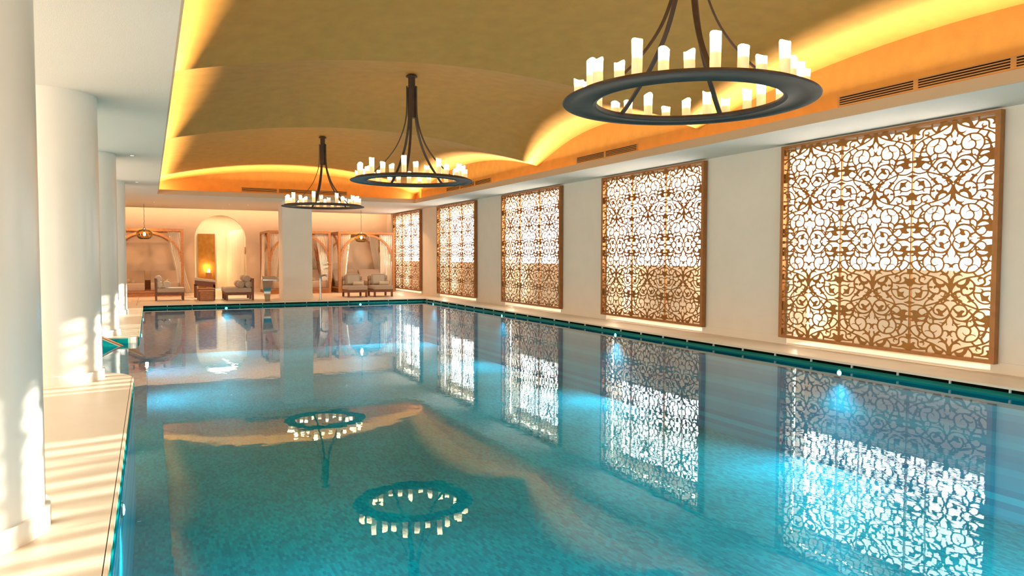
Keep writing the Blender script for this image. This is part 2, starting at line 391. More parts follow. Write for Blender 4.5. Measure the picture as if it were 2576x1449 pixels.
# walls
def wallbox(name, label, boxes, m=plaster, cat='wall'):
    b = MB()
    for q in boxes: b.box(*q)
    return struct(b.build(name, m), label, cat)
bx = []; edges = []
ys = [-5.0]
NYall = NY
for c in NYall: ys += [c-1.6, c+1.6]
ys.append(30.8)
for i in range(0, len(ys), 2): bx.append((XW, 10.0, ys[i], ys[i+1], D, 3.9))
for c in NYall:
    bx.append((XW, 10.0, c-1.6, c+1.6, 3.2, 3.9)); bx.append((XW, 10.0, c-1.6, c+1.6, -.2, .125))
wall_right = wallbox('wall_right', 'cream plaster wall carrying the lattice screens', bx)
b = MB()
for i in range(0, len(ys), 2): b.box(XW-.012, XW, ys[i], ys[i+1], D, .235)
struct(b.build('baseboard_right', plaster), 'low plaster baseboard under the right wall piers', 'baseboard')
wallbox('wall_left', 'plain plaster wall behind the columns', [(-5.4, -5.2, -5, 34, -1.5, 3.6)])
wallbox('wall_near', 'plain plaster wall behind the camera', [(-5.2, 10.2, -5.4, -5.2, -1.5, 3.9)])
# back wall with arched doorway
AXc, AR, AZ = 2.50, .935, 2.18
def arch_wall(name, x0, x1, y0, y1, z0, z1):
    n = 24; arc = [(AXc+AR*math.cos(t), AZ+AR*math.sin(t)) for t in [PI*k/n for k in range(n+1)]]   # right to left
    b = MB()
    prof = [(AXc+AR, z0)]+arc+[(AXc-AR, z0)]
    for y in (y0, y1):
        vs = [(x1, y, z0), (x1, y, z1)]+[(a, y, c) for a, c in arc]
        k = n//2
        # right part: strip between arc and the outer rectangle
        V = []; Fc = []
        for i, (a, c) in enumerate(arc):
            V += [(a, y, c), (a, y, z1)]
        for i in range(n): Fc.append((2*i, 2*i+1, 2*i+3, 2*i+2))
        b.add(V, Fc)
        b.add([(AXc+AR, y, z0), (x1, y, z0), (x1, y, z1), (AXc+AR, y, z1)], [(0, 1, 2, 3)])
        b.add([(x0, y, z0), (AXc-AR, y, z0), (AXc-AR, y, z1), (x0, y, z1)], [(0, 1, 2, 3)])
    V = []; Fc = []
    for a, c in prof: V += [(a, y0, c), (a, y1, c)]
    for i in range(len(prof)-1): Fc.append((2*i, 2*i+1, 2*i+3, 2*i+2))
    b.add(V, Fc)
    b.add([(x0, y0, z1), (x1, y0, z1), (x1, y1, z1), (x0, y1, z1)], [(0, 1, 2, 3)])
    return b.build(name, plaster_w)
struct(arch_wall('wall_back', -5.2, 10.2, 30.8, 31.0, D, 3.9), 'warm lit plaster wall with an arched doorway', 'wall')
b = MB(); b.box(-5.2, AXc-AR-.02, 30.78, 30.8, D, .23); b.box(AXc+AR+.02, 9.2, 30.78, 30.8, D, .23)
struct(b.build('baseboard_back', plaster), 'plaster baseboard along the back wall', 'baseboard')
# room behind the arch
wallbox('wall_alcove', 'pale plaster walls of the room behind the arch', [(.6, 4.2, 34.0, 34.2, D, 3.5), (.4, .6, 31.0, 34.2, D, 3.5), (4.2, 4.4, 31.0, 34.2, D, 3.5)], plaster)
b = MB(); b.box(.4, 4.4, 31.0, 34.2, 3.3, 3.4); struct(b.build('ceiling_alcove', plaster), 'ceiling of the room behind the arch', 'ceiling')

# ceilings
LX0, LX1, LY0, LY1 = .25, 8.0, 1.0, 23.5       # recess lip
b = MB()
b.box(-5.2, LX0-.02, -5.2, 30.2, ZS, ZS+.05); b.box(LX1+.02, XW, -5.2, 30.2, ZS, ZS+.05)
b.box(LX0-.02, LX1+.02, LY1+.02, 30.2, ZS, ZS+.05); b.box(LX0-.02, LX1+.02, -5.2, LY0-.02, ZS, ZS+.05)
ceiling = struct(b.build('ceiling', soffit_m), 'flat white plaster ceiling around the recess', 'ceiling')
b = MB(); b.box(-5.2, 9.2, 30.2, 30.8, 3.55, 3.6); b.box(-5.2, 9.2, 30.18, 30.2, ZS, 3.6); b.build('cove_box', plaster, ceiling)
# small lowered lip (upstand) round the recess, a little proud: trim
LT = ZS+.135
b = MB(); t = .02
b.box(LX0-t, LX0, LY0-t, LY1+t, ZS-.001, LT); b.box(LX1, LX1+t, LY0-t, LY1+t, ZS-.001, LT); b.box(LX0, LX1, LY1, LY1+t, ZS-.001, LT); b.box(LX0, LX1, LY0-t, LY0, ZS-.001, LT)
lip = struct(b.build('trim_1', mat('tan fascia plaster', (.62, .45, .28), .75, bump=(40, .12))), 'upstand lip around the ceiling recess', 'trim')

# vaulted recess
VX0, VX1 = .04, 8.2; VXC = (VX0+VX1)/2; VH = (VX1-VX0)/2
BY = [.9, 9.6, 15.18, 24.0]; ZSP = 3.62; AH, RH = .54, .50
def vz(u, v):
    return ZSP+max(AH*(1-u*u)+RH*(1-v*v), AH*(1-v*v)+RH*(1-u*u))
vault = bpy.data.objects.new('ceiling_vault', None); COL.objects.link(vault); struct(vault, 'gold washed vaulted recess in three bays', 'ceiling')
for k in range(3):
    y0, y1 = BY[k], BY[k+1]; n = 48; V = []; Fc = []
    for j in range(n+1):
        for i in range(n+1):
            u, v = -1+2*i/n, -1+2*j/n
            V.append((VXC+u*VH, (y0+y1)/2+v*(y1-y0)/2, vz(u, v)))
    for j in range(n):
        for i in range(n):
            a = j*(n+1)+i
            # split quads along the groin diagonals
            if (i < n//2) == (j < n//2): Fc += [(a, a+1, a+n+2), (a, a+n+2, a+n+1)]
            else: Fc += [(a, a+1, a+n+1), (a+1, a+n+2, a+n+1)]
    b = MB(); b.add(V, Fc); b.build('vault_bay', gold_m, vault, smooth=True, angle=20)
    for X in (VX0, VX1):
        b = MB(); V = []; Fc = []
        for j in range(n+1):
            v = -1+2*j/n; y = (y0+y1)/2+v*(y1-y0)/2
            V += [(X, y, ZS+.1), (X, y, vz(1, v))]
        for j in range(n): Fc.append((2*j, 2*j+2, 2*j+3, 2*j+1))
        b.add(V, Fc); b.build('lunette', gold_m, vault)
for Y in (BY[0], BY[-1]):
    b = MB(); V = []; Fc = []
    for i in range(n+1):
        u = -1+2*i/n; V += [(VXC+u*VH, Y, ZS+.1), (VXC+u*VH, Y, vz(u, 1))]
    for i in range(n): Fc.append((2*i, 2*i+2, 2*i+3, 2*i+1))
    b.add(V, Fc); b.build('lunette', gold_m, vault)
# ledge floor of the cove
b = MB(); b.box(VX0-.1, LX0-t, BY[0]-.1, BY[-1]+.1, ZS+.05, ZS+.058); b.box(LX1+t, VX1+.1, BY[0]-.1, BY[-1]+.1, ZS+.05, ZS+.058)
b.box(LX0-t, LX1+t, LY1+t, BY[-1]+.1, ZS+.05, ZS+.058); b.box(LX0-t, LX1+t, BY[0]-.3, LY0-t, ZS+.05, ZS+.058); b.build('ledge', gold_m, vault)
# LED strips just inside the lip
g = .035; zz = ZS+.075
strip((LX1+g, LY0, zz+.034), (LX1+g, LY1+.3, zz+.034), .012, (-1.7, 0, 1))
strip((LX0-g, LY0, zz+.035), (LX0-g, LY1+.3, zz+.035), .012, (1.7, 0, 1))
strip((LX0, LY1+g, zz), (LX1, LY1+g, zz), .012, (0, -1.0, 1))
strip((LX0, LY0-g, zz), (LX1, LY0-g, zz), .012, (0, -.1, 1), k=.6)
# back wall cove
strip((-5, 30.24, 3.42), (9.1, 30.24, 3.42), .03, (0, 1, -.9), base=5.2, col=(1.0, .60, .34))

# windows in the niches, with lit frosted panes
for k, c in enumerate(NYall):
    fb = MB(); fb.box(9.62, 9.68, c-1.6, c+1.6, .125, 1.33); fb.box(9.62, 9.68, c-1.6, c+1.6, 2.95, 3.2)
    wob = struct(fb.build('window_%d' % (k+1), niche_m), 'recessed window behind lattice screen', 'window')
    b = MB()
    for yy in (c-.53, c+.56): b.box(9.605, 9.63, yy-.006, yy+.006, 1.33, 2.95)
    b.box(9.605, 9.63, c-1.6, c+1.6, 2.16, 2.168); b.build('mullion', mull, wob)
    b = MB(); b.add([(9.64, c-1.6, 1.33), (9.64, c+1.6, 1.33), (9.64, c+1.6, 2.95), (9.64, c-1.6, 2.95)], [(0, 1, 2, 3)]); b.build('pane', pane_m, wob)
    b = MB()
    for j in range(12): b.box(10.04, 10.16, c-1.6+j*.29, c-1.6+j*.29+.12, 1.2, 3.05)
    b.build('added_sun_fins', mull, wob)  # unseen fins, added to break the sunlight into stripes
    for sgn in (-1, 1):
        yy = c+sgn*1.585; b = MB(); b.box(9.33, 9.35, min(yy, yy+sgn*.01), max(yy, yy+sgn*.01), .25, 3.1)
        for j in range(46):
            z = .28+j*.0615; b.lathe([(.009, 0), (.009, .006)], (9.34, yy-.006, z), n=8, mi=1, axis='y')
        b.build('led_strip', [niche_m, led], wob)
        light('AREA', 'niche strip', (9.36, yy-sgn*.02, 1.66), 24, (1.0, .80, .56), direction=(.35, -sgn, 0), size=2.7, size_y=.02, xaxis=(0, 0, 1))
    light('AREA', 'niche sill strip', (9.42, c, 3.17), 60, (1.0, .82, .60), direction=(.3, 0, -1), size=3.0, size_y=.02, xaxis=(0, 1, 0))

# square pillar
b = MB(); b.box(3.86, 4.80, 24.55, 25.35, D, ZS)
pil = struct(b.build('wall_pillar', plaster), 'square cream pillar at the far pool edge', 'pillar')
b = MB(); b.box(3.845, 4.815, 24.535, 25.365, D, .26); b.build('baseboard', plaster, pil)
# round columns
CYL = [4.455, 9.67, 14.9, 20.1]
cl = ['nearest round white column at the left edge, sunlit low down', 'second round white column from the left, on the rounded deck end', 'third round white column, mostly hidden behind the second', 'farthest and slimmest looking white round column on the left deck']
for k, y in enumerate(CYL):
    t = thing('round_column', cl[k], 'column', (-1.0, y, D), group='white round columns along the left deck')
    b = MB(); b.lathe([(.49, .10), (.49, ZS-D)], n=96); b.build('shaft', column_m, t, smooth=True)
    b = MB(); b.lathe([(.512, 0), (.512, .10), (.508, .108), (.49, .11)], n=96); b.build('plinth', column_m, t, smooth=True)
# downlights
for (x, y, dl) in ((-.25, 14.78, 'tiny recessed downlight in the white ceiling beside the third column'), (-.9, 7.2, 'tiny recessed downlight in the white ceiling above the two nearest columns'), (-.25, 20, 'tiny recessed downlight near the fourth column'),
        (.16, 27, 'tiny recessed downlight above the far left lounge chair'), (2.45, 29.1, 'tiny recessed downlight just in front of the arched doorway'), (2.49, 27, 'tiny recessed downlight above the side tables'), (3.1, 27, 'tiny recessed downlight left of the square pillar'), (6.5, 27, 'tiny recessed downlight above the right lounge chairs')):
    t = thing('downlight', dl, 'downlight', (x, y, ZS-.004), group='recessed ceiling downlights')
    b = MB(); b.lathe([(.035, 0), (.05, 0), (.05, .004), (.035, .004)], n=20, caps=False); b.build('ring', steel, t)
    b = MB(); b.lathe([(.034, .001), (.034, .003)], n=20); b.build('lens', down_m, t)

for x in (-2.5, -.2, 2.4, 5.6, 7.6):
    light('SPOT', 'downlight beam', (x, 27.0, ZS-.02), 150, (1.0, .52, .24), direction=(0, .08, -1), soft=.05).data.spot_size = math.radians(140)
# ceiling grilles
def grille(label, p0, axis, n, flip=1):
    t = thing('ventilation_grille', label, 'grille', p0, group='slotted air grilles in the golden cove')
    L = 1.1
    def P(b, a0, a1, d0, d1, z0, z1):
        if axis == 'y': b.box(-d1, -d0, a0, a1, z0, z1)
        else: b.box(a0, a1, -d1, -d0, z0, z1)
    for k in range(n):
        a = k*L; b = MB()
        P(b, a, a+L, 0, .012, 0, .02); P(b, a, a+L, 0, .012, .125, .14); P(b, a, a+.03, 0, .012, .02, .125); P(b, a+L-.03, a+L, 0, .012, .02, .125)
        b.build('frame', vent_m, t)
        b = MB(); P(b, a+.03, a+L-.03, 0, .002, .02, .125); b.build('slat_shade', slot_shade, t)  # dark sheet painted in for the shade behind the slats
        for j in range(3):
            z = .036+j*.030; b = MB(); P(b, a+.03, a+L-.03, .002, .011, z, z+.012); b.build('slat', vent_m, t)
    return t
grille('slotted air grille nearest the camera, above the largest screen', (VX1-.001, 5.2-1.65, 3.485), 'y', 3)
grille('slotted air grille between the two nearest chandeliers, two modules long', (VX1-.001, 12.38-1.1, 3.485), 'y', 2)
grille('slotted air grille on the right cove behind the middle chandelier', (VX1-.001, 19.47-1.65, 3.485), 'y', 3)
grille('slotted air grille on the far end wall of the recess', (4.18-1.63, BY[-1]-.001, 3.50), 'x', 3)
# ------------------------------------------------------------------ lattice panels
LAT = {"S":[[[[42,-1],[28,20],[16,47],[12,76],[22,104],[46,133],[76,156],[112,170],[149,174],[190,168],[228,152],[261,124],[284,93],[296,75]],8,8],[[[553,39],[507,13],[448,4],[382,13],[343,32],[310,63],[296,78]],8,8],[[[501,-7],[435,-1],[376,0],[321,2]],11,5],[[[555,-28],[508,-2],[442,-1]],7,7],[[[307,66],[349,43],[385,44],[414,64],[429,92]],7,7],[[[204,-8],[210,10],[223,34],[223,61],[208,85],[179,101],[145,102],[121,90]],7,7],[[[210,-2],[191,1]],6,3],[[[296,75],[266,57],[241,34],[241,15],[273,24]],8,3],[[[240,58],[265,66]],6,6],[[[296,78],[299,118],[306,154],[312,191],[296,218],[270,233],[245,239]],8,8],[[[248,240],[204,234],[160,238],[125,257],[104,290],[97,326],[104,365],[125,395],[161,420],[205,429],[249,427],[294,413],[334,386],[362,356],[377,319],[378,282],[365,245],[338,215],[310,184]],8,8],[[[248,240],[266,264],[271,294],[258,324],[226,342],[195,339],[173,323],[168,305]],9,1],[[[342,362],[322,337],[290,329],[258,336],[226,354],[206,384],[199,420]],2,9],[[[226,230],[225,197],[232,170],[250,160],[272,180]],9,2],[[[237,167],[200,168]],7,7],[[[294,124],[263,160],[237,179]],6,6],[[[11,76],[25,114],[42,144],[57,174],[51,203],[40,227],[50,239]],8,4],[[[57,177],[81,203],[111,212],[144,206]],10,2],[[[74,203],[101,227],[111,245],[119,260]],8,8],[[[199,172],[137,178],[88,170],[57,156]],8,8],[[[96,318],[65,313],[35,319],[1,335]],6,6],[[[38,319],[19,340],[18,364],[38,377]],8,2],[[[-1,334],[0,360]],6,6],[[[137,407],[99,433],[68,454],[36,483],[14,518],[2,565],[-1,612],[-1,666]],12,12],[[[65,454],[98,454],[129,456],[150,478]],12,2],[[[71,454],[50,441],[39,423],[35,407]],12,3],[[[549,308],[518,364],[470,404],[423,434],[371,457],[318,471],[254,482],[191,499],[127,524],[77,552],[33,581]],8,8],[[[549,317],[507,288],[460,277],[421,283],[385,279]],7,7],[[[440,301],[429,332],[402,362],[405,387],[430,421]],10,10],[[[440,292],[387,331]],6,6],[[[399,369],[367,362]],7,7],[[[455,227],[461,258],[454,283]],9,9],[[[454,283],[401,276],[376,246]],6,6],[[[281,422],[306,447],[338,469],[383,488]],8,8],[[[549,453],[496,451],[456,462],[422,486],[414,507]],8,8],[[[415,492],[426,529],[415,560],[367,580]],9,9],[[[389,488],[350,500],[342,518],[357,537]],9,2],[[[306,578],[278,540],[238,509]],9,9],[[[300,575],[300,617],[291,654],[261,686],[216,707],[166,706],[139,675],[140,636],[131,611]],9,9],[[[298,627],[263,621],[243,624],[263,640]],11,3],[[[83,559],[45,596],[21,637],[14,678],[42,721],[90,760],[145,786]],8,8],[[[136,663],[92,670],[58,686],[30,715]],12,12],[[[67,693],[73,717],[91,739],[117,736],[128,719]],7,2],[[[543,665],[490,646],[444,647],[404,658],[378,674],[313,673]],7,7],[[[401,664],[397,633],[363,621]],9,2],[[[294,669],[302,715],[330,753],[368,786],[420,804],[473,801],[507,784],[541,757]],7,7],[[[9,713],[40,746],[104,785],[182,824],[262,851],[340,875]],8,8],[[[350,876],[337,839],[311,805],[264,774],[231,743],[199,703]],7,7],[[[563,905],[510,879],[461,867],[405,871],[357,883],[322,910],[300,947],[293,979],[298,1019],[315,1046],[304,1078],[276,1098],[248,1109]],8,8],[[[435,953],[418,923],[384,907],[342,908],[307,935]],7,7],[[[18,973],[33,993],[78,1023],[124,1036],[177,1035],[224,1016],[259,983],[287,946]],8,8],[[[4,940],[23,897],[50,861],[90,838],[129,834],[169,842],[201,867],[220,903],[216,942],[188,969],[148,979]],8,8],[[[3,953],[13,985],[33,1005]],7,7],[[[287,946],[257,925],[239,901],[254,885],[281,890]],9,2],[[[247,905],[216,922]],7,7],[[[114,795],[111,833]],7,7],[[[5,959],[27,999],[45,1038],[45,1070],[36,1094],[50,1105]],7,3],[[[48,1051],[70,1072],[103,1081],[139,1071]],9,2],[[[64,1074],[89,1099],[105,1119]],8,8],[[[222,1103],[219,1064],[229,1039],[251,1028],[276,1046]],8,2],[[[299,999],[257,1029]],6,6],[[[223,1045],[177,1039]],7,7],[[[248,1109],[202,1098],[155,1101],[118,1120],[95,1157],[90,1194],[102,1234],[131,1265],[170,1285],[216,1293],[264,1288],[312,1273],[347,1244],[370,1201],[372,1155],[354,1114],[311,1072]],8,8],[[[248,1112],[268,1139],[267,1172],[249,1199],[212,1212],[179,1196],[163,1172]],9,1],[[[331,1210],[307,1198],[266,1198],[232,1214],[204,1244],[197,1281]],2,9],[[[90,1188],[61,1176],[28,1179],[-1,1192]],6,6],[[[29,1179],[14,1206],[21,1239],[41,1247]],8,2],[[[-1,1192],[1,1221]],6,6],[[[130,1268],[83,1302],[50,1330],[23,1366],[9,1396],[3,1433]],11,11],[[[57,1325],[96,1319],[129,1326],[148,1344]],11,2],[[[57,1328],[39,1304],[33,1281],[42,1276]],11,3],[[[556,1177],[515,1234],[465,1275],[408,1303],[352,1323],[290,1343],[221,1361],[154,1386],[87,1417],[40,1450],[16,1485]],8,8],[[[555,1194],[517,1161],[475,1144],[426,1143],[381,1139]],7,7],[[[439,1167],[425,1199],[402,1226],[404,1256],[428,1291]],10,10],[[[443,1154],[390,1196]],6,6],[[[402,1243],[365,1226]],7,7],[[[449,1109],[450,1155]],8,8],[[[284,1290],[318,1320],[351,1343],[392,1360]],8,8],[[[556,1327],[492,1312],[449,1320],[421,1343],[423,1383],[412,1415],[370,1433],[315,1430]],8,8],[[[379,1352],[347,1362],[340,1381],[358,1397]],8,2],[[[301,1442],[281,1407],[241,1370]],9,9],[[[235,1363],[220,1400],[192,1436],[139,1455],[99,1451],[73,1435]],9,9],[[[301,1442],[295,1519],[291,1558]],9,9]],"P":[[[178,47],[153,38],[122,41],[103,57],[79,48],[49,25],[37,37],[60,55],[97,69],[105,90],[95,114],[77,123],[101,129],[126,121],[151,108],[155,86],[162,65]],[[542,100],[515,82],[476,80],[436,87],[418,107],[402,132],[379,138],[352,123],[328,100],[303,101],[299,136],[321,154],[366,155],[418,163],[460,167],[477,153],[494,143],[501,122],[518,106]],[[554,149],[497,145],[460,167],[436,190],[390,201],[352,190],[323,167],[304,166],[313,203],[338,222],[377,232],[422,227],[445,230],[468,246],[492,212],[512,221],[535,224],[549,208],[523,202],[516,191],[526,180],[553,180]],[[45,507],[-2,511],[-26,540],[-28,600],[-26,647],[-3,687],[22,655],[27,590],[32,542]],[[551,392],[507,389],[523,414],[519,432],[526,451],[549,458]],[[561,524],[520,523],[507,507],[487,505],[466,515],[487,528],[485,556],[459,574],[426,582],[380,582],[316,575],[315,590],[367,601],[425,602],[505,594],[525,613],[551,620]],[[241,500],[196,514],[189,547],[163,573],[126,581],[89,571],[72,561],[73,591],[94,616],[125,622],[130,647],[155,636],[187,625],[212,644],[225,633],[216,611],[194,595],[220,572],[237,542]],[[482,696],[442,709],[410,699],[388,670],[374,688],[386,731],[392,769],[411,771],[441,768],[474,778],[510,790],[481,761],[465,735]],[[299,759],[271,755],[252,731],[226,707],[199,709],[216,749],[236,763],[230,782],[213,794],[243,797],[271,781],[298,775]],[[559,805],[540,824],[515,833],[483,838],[497,850],[557,858]],[[551,961],[509,943],[470,942],[435,950],[417,972],[395,990],[371,995],[341,976],[300,964],[292,992],[319,1017],[353,1019],[394,1029],[446,1040],[471,1025],[500,1014],[504,988],[519,972]],[[564,1018],[486,1013],[446,1040],[421,1057],[373,1062],[339,1048],[319,1014],[295,1012],[308,1058],[338,1082],[386,1085],[438,1095],[451,1122],[476,1098],[473,1084],[505,1090],[541,1083],[516,1069],[516,1053],[549,1044]],[[183,907],[160,900],[140,905],[123,920],[94,921],[68,900],[46,880],[30,888],[74,938],[96,953],[92,978],[71,988],[98,994],[125,993],[141,985],[158,989],[152,966],[159,938],[180,920]],[[111,785],[72,766],[39,772],[5,792],[45,797],[71,811],[90,830],[102,819],[77,789]],[[43,1361],[-1,1376],[-26,1392],[-29,1480],[26,1493],[29,1417]],[[561,1271],[518,1264],[528,1295],[520,1314],[559,1324]],[[561,1398],[511,1383],[490,1367],[458,1377],[479,1396],[464,1427],[418,1442],[356,1441],[301,1432],[307,1452],[411,1461],[481,1461],[537,1485],[562,1491]],[[235,1369],[194,1378],[180,1415],[139,1439],[99,1438],[67,1425],[79,1461],[111,1487],[144,1507],[204,1508],[185,1474],[219,1432]]],"H":[[[323,127],12],[[321,991],11]]}
def lattice_mesh():
    G = 4.0; NX, NZ = 140, 374
    Fd = np.full((NZ+1, NX+1), 60.0); gz, gx = np.mgrid[0:NZ+1, 0:NX+1]*G
    def crv(P, n=5):
        P = np.array(P, float)
        if len(P) < 3: return P
        Q = np.vstack([2*P[0]-P[1], P, 2*P[-1]-P[-2]]); o = []
        for i in range(1, len(Q)-2):
            a, b, c, e = Q[i-1:i+3]
            for t in np.arange(n)/n: o.append(.5*((2*b)+(c-a)*t+(2*a-5*b+4*c-e)*t*t+(3*b-a-3*c+e)*t**3))
        o.append(Q[-2]); return np.array(o)
    def seg(A_, a, b, wa, wb):
        m = 34
        x0 = int(max(0, (min(a[0], b[0])-m)//G)); x1 = int(min(NX, (max(a[0], b[0])+m)//G+1)); z0 = int(max(0, (min(a[1], b[1])-m)//G)); z1 = int(min(NZ, (max(a[1], b[1])+m)//G+1))
        if x1 <= x0 or z1 <= z0: return
        X = gx[z0:z1+1, x0:x1+1]; Z = gz[z0:z1+1, x0:x1+1]; dx, dz = b[0]-a[0], b[1]-a[1]; L = dx*dx+dz*dz+1e-9
        t = np.clip(((X-a[0])*dx+(Z-a[1])*dz)/L, 0, 1)
        Dd = np.hypot(X-a[0]-t*dx, Z-a[1]-t*dz)-(wa+(wb-wa)*t)
        A_[z0:z1+1, x0:x1+1] = np.minimum(A_[z0:z1+1, x0:x1+1], Dd)
    def smin(a, b, k=9.0):
        h = np.clip(.5+.5*(b-a)/k, 0, 1); return b+(a-b)*h-k*h*(1-h)
    for pts, w0, w1 in LAT['S']:
        S = np.full(Fd.shape, 60.0); q = crv(pts); n = len(q)-1
        w0 = w0+2.2; w1 = w1+2.2 if w1 > 4 else w1+.4
        for i in range(n): seg(S, q[i], q[i+1], w0+(w1-w0)*(i/n)**1.5, w0+(w1-w0)*((i+1)/n)**1.5)
        Fd = smin(Fd, S)
    for pts in LAT['P']:
        S = np.full(Fd.shape, 60.0); q = crv(pts+[pts[0]], 4)
        for i in range(len(q)-1): seg(S, q[i], q[i+1], 0, 0)
        ins = np.zeros(gx.shape, bool)
        for i in range(len(q)-1):
            (x1, z1), (x2, z2) = q[i], q[i+1]
            if z1 == z2: continue
            ins ^= ((z1 > gz) != (z2 > gz)) & (gx < (x2-x1)*(gz-z1)/(z2-z1)+x1)
        S = np.where(ins, -S, S)-1.0
        Fd = smin(Fd, S, 6)
    for (x, z), r in LAT['H']: Fd = np.maximum(Fd, (r*.62)-np.hypot(gx-x, gz-z))
    Fd = np.minimum(Fd, 553-gx)           # narrow border along the seams
    Fd = np.minimum(Fd, 1486-gz)          # and along top and bottom
    full = np.hstack([Fd[:, ::-1], Fd[:, 1:]]); full = np.vstack([full[::-1], full[1:]])
    f = np.full((full.shape[0]+2, full.shape[1]+2), 8.0); f[1:-1, 1:-1] = full; f[np.abs(f) < 1e-4] = 1e-4
    H, W = f.shape; nxt = {}
    def pt(i, j, d):      # edge key: d=0 horizontal edge (i,j)-(i,j+1); d=1 vertical (i,j)-(i+1,j)
        if d == 0: a, b = f[i, j], f[i, j+1]; return (j+a/(a-b), i)
        a, b = f[i, j], f[i+1, j]; return (j, i+a/(a-b))
    ins = f < 0
    c = ins[:-1, :-1]*1+ins[:-1, 1:]*2+ins[1:, 1:]*4+ins[1:, :-1]*8
    T = {1: [('L', 'T')], 2: [('T', 'R')], 3: [('L', 'R')], 4: [('R', 'B')], 5: [('L', 'T'), ('R', 'B')], 6: [('T', 'B')], 7: [('L', 'B')], 8: [('B', 'L')], 9: [('B', 'T')], 10: [('T', 'R'), ('B', 'L')], 11: [('B', 'R')], 12: [('R', 'L')], 13: [('R', 'T')], 14: [('T', 'L')]}
    E = {}
    for i, j in zip(*np.nonzero((c > 0) & (c < 15))):
        i, j = int(i), int(j); key = {'T': (i, j, 0), 'B': (i+1, j, 0), 'L': (i, j, 1), 'R': (i, j+1, 1)}
        for a, b in T[int(c[i, j])]: E[key[a]] = key[b]
    loops = []
    while E:
        k0, k = next(iter(E.items())); del E[k0]; lp = [k0]
        while k != k0: lp.append(k); k = E.pop(k)
        loops.append([pt(*q) for q in lp])
    def dp(P, tol):
        P = np.array(P); n = len(P)
        if n < 8: return P
        keep = np.zeros(n, bool); far = int(np.argmax(np.hypot(*(P-P[0]).T))); keep[0] = keep[far] = True; st_ = [(0, far), (far, n)]
        while st_:
            a, b = st_.pop()
            if b-a < 2: continue
            A_, B_ = P[a], P[b % n]; dd = B_-A_; L = np.hypot(*dd)+1e-9; q = P[a+1:b]
            di = np.abs(dd[0]*(q[:, 1]-A_[1])-dd[1]*(q[:, 0]-A_[0]))/L; m = int(np.argmax(di))
            if di[m] > tol: keep[a+1+m] = True; st_ += [(a, a+1+m), (a+1+m, b)]
        return P[keep]
    cu = bpy.data.curves.new('lattice', 'CURVE'); cu.dimensions = '2D'; cu.fill_mode = 'BOTH'; cu.extrude = .003
    for lp in loops:
        # smooth a little, then thin out
        P = np.array(lp)
        if len(P) < 8: continue
        P = (np.roll(P, 1, 0)+2*P+np.roll(P, -1, 0))/4; P = dp(P, .16)
        if len(P) < 4: continue
        s = cu.splines.new('POLY'); s.points.add(len(P)-1)
        co = np.ones((len(P), 4)); co[:, 0] = (P[:, 0]-1-NX)*G/1000; co[:, 1] = (P[:, 1]-1-NZ)*G/1000; co[:, 2] = 0
        s.points.foreach_set('co', co.ravel()); s.use_cyclic_u = True
    o = bpy.data.objects.new('lat_tmp', cu); COL.objects.link(o)
    dg = bpy.context.evaluated_depsgraph_get(); me = bpy.data.meshes.new_from_object(o.evaluated_get(dg))
    bpy.data.objects.remove(o); bpy.data.curves.remove(cu); me.name = 'lattice_panel'
    # stand upright: curve x -> world -y, curve y -> world z, thickness -> x
    for v in me.vertices: x, y, z = v.co; v.co = (z, -x, y)
    me.materials.clear(); me.materials.append(bronze); me.update()
    print('LATTICE', len(loops), len(me.polygons), len(me.vertices))
    return me
lat_me = lattice_mesh()
labels = ['largest bronze lattice screen, nearest the camera on the right wall', 'second bronze lattice screen from the camera, beside the largest one', 'middle bronze lattice screen of the five on the right wall',
          'fourth bronze lattice screen along the wall, second from the far corner', 'farthest bronze lattice screen, beside the cabana in the far corner']
for k, c in enumerate(NY):
    t = thing('lattice_screen', labels[k], 'screen', (9.11, c, 1.743), group='backlit bronze lattice screens')
    for s in (-1.12, 0, 1.12):
        o = bpy.data.objects.new('lattice_panel', lat_me); COL.objects.link(o); o.parent = t; o.location = (.012, s, 0)
    w_, h_ = SH, 1.528; fwd = .012; fdp = .075; tk = .062
    for nm, q in (('frame_side', (-fwd, fdp, -w_, -w_+tk, -h_, h_)), ('frame_side', (-fwd, fdp, w_-tk, w_, -h_, h_)), ('frame_rail', (-fwd, fdp, -w_+tk, w_-tk, -h_, -h_+.045)), ('frame_rail', (-fwd, fdp, -w_+tk, w_-tk, h_-.035, h_))):
        b = MB(); b.box(*q); b.build(nm, bronze_d, t)
    for s in (-.56, .56):
        b = MB(); b.box(.016, .05, s-.006, s+.006, -h_+.045, h_-.035); b.build('seam_bar', bronze_d, t)

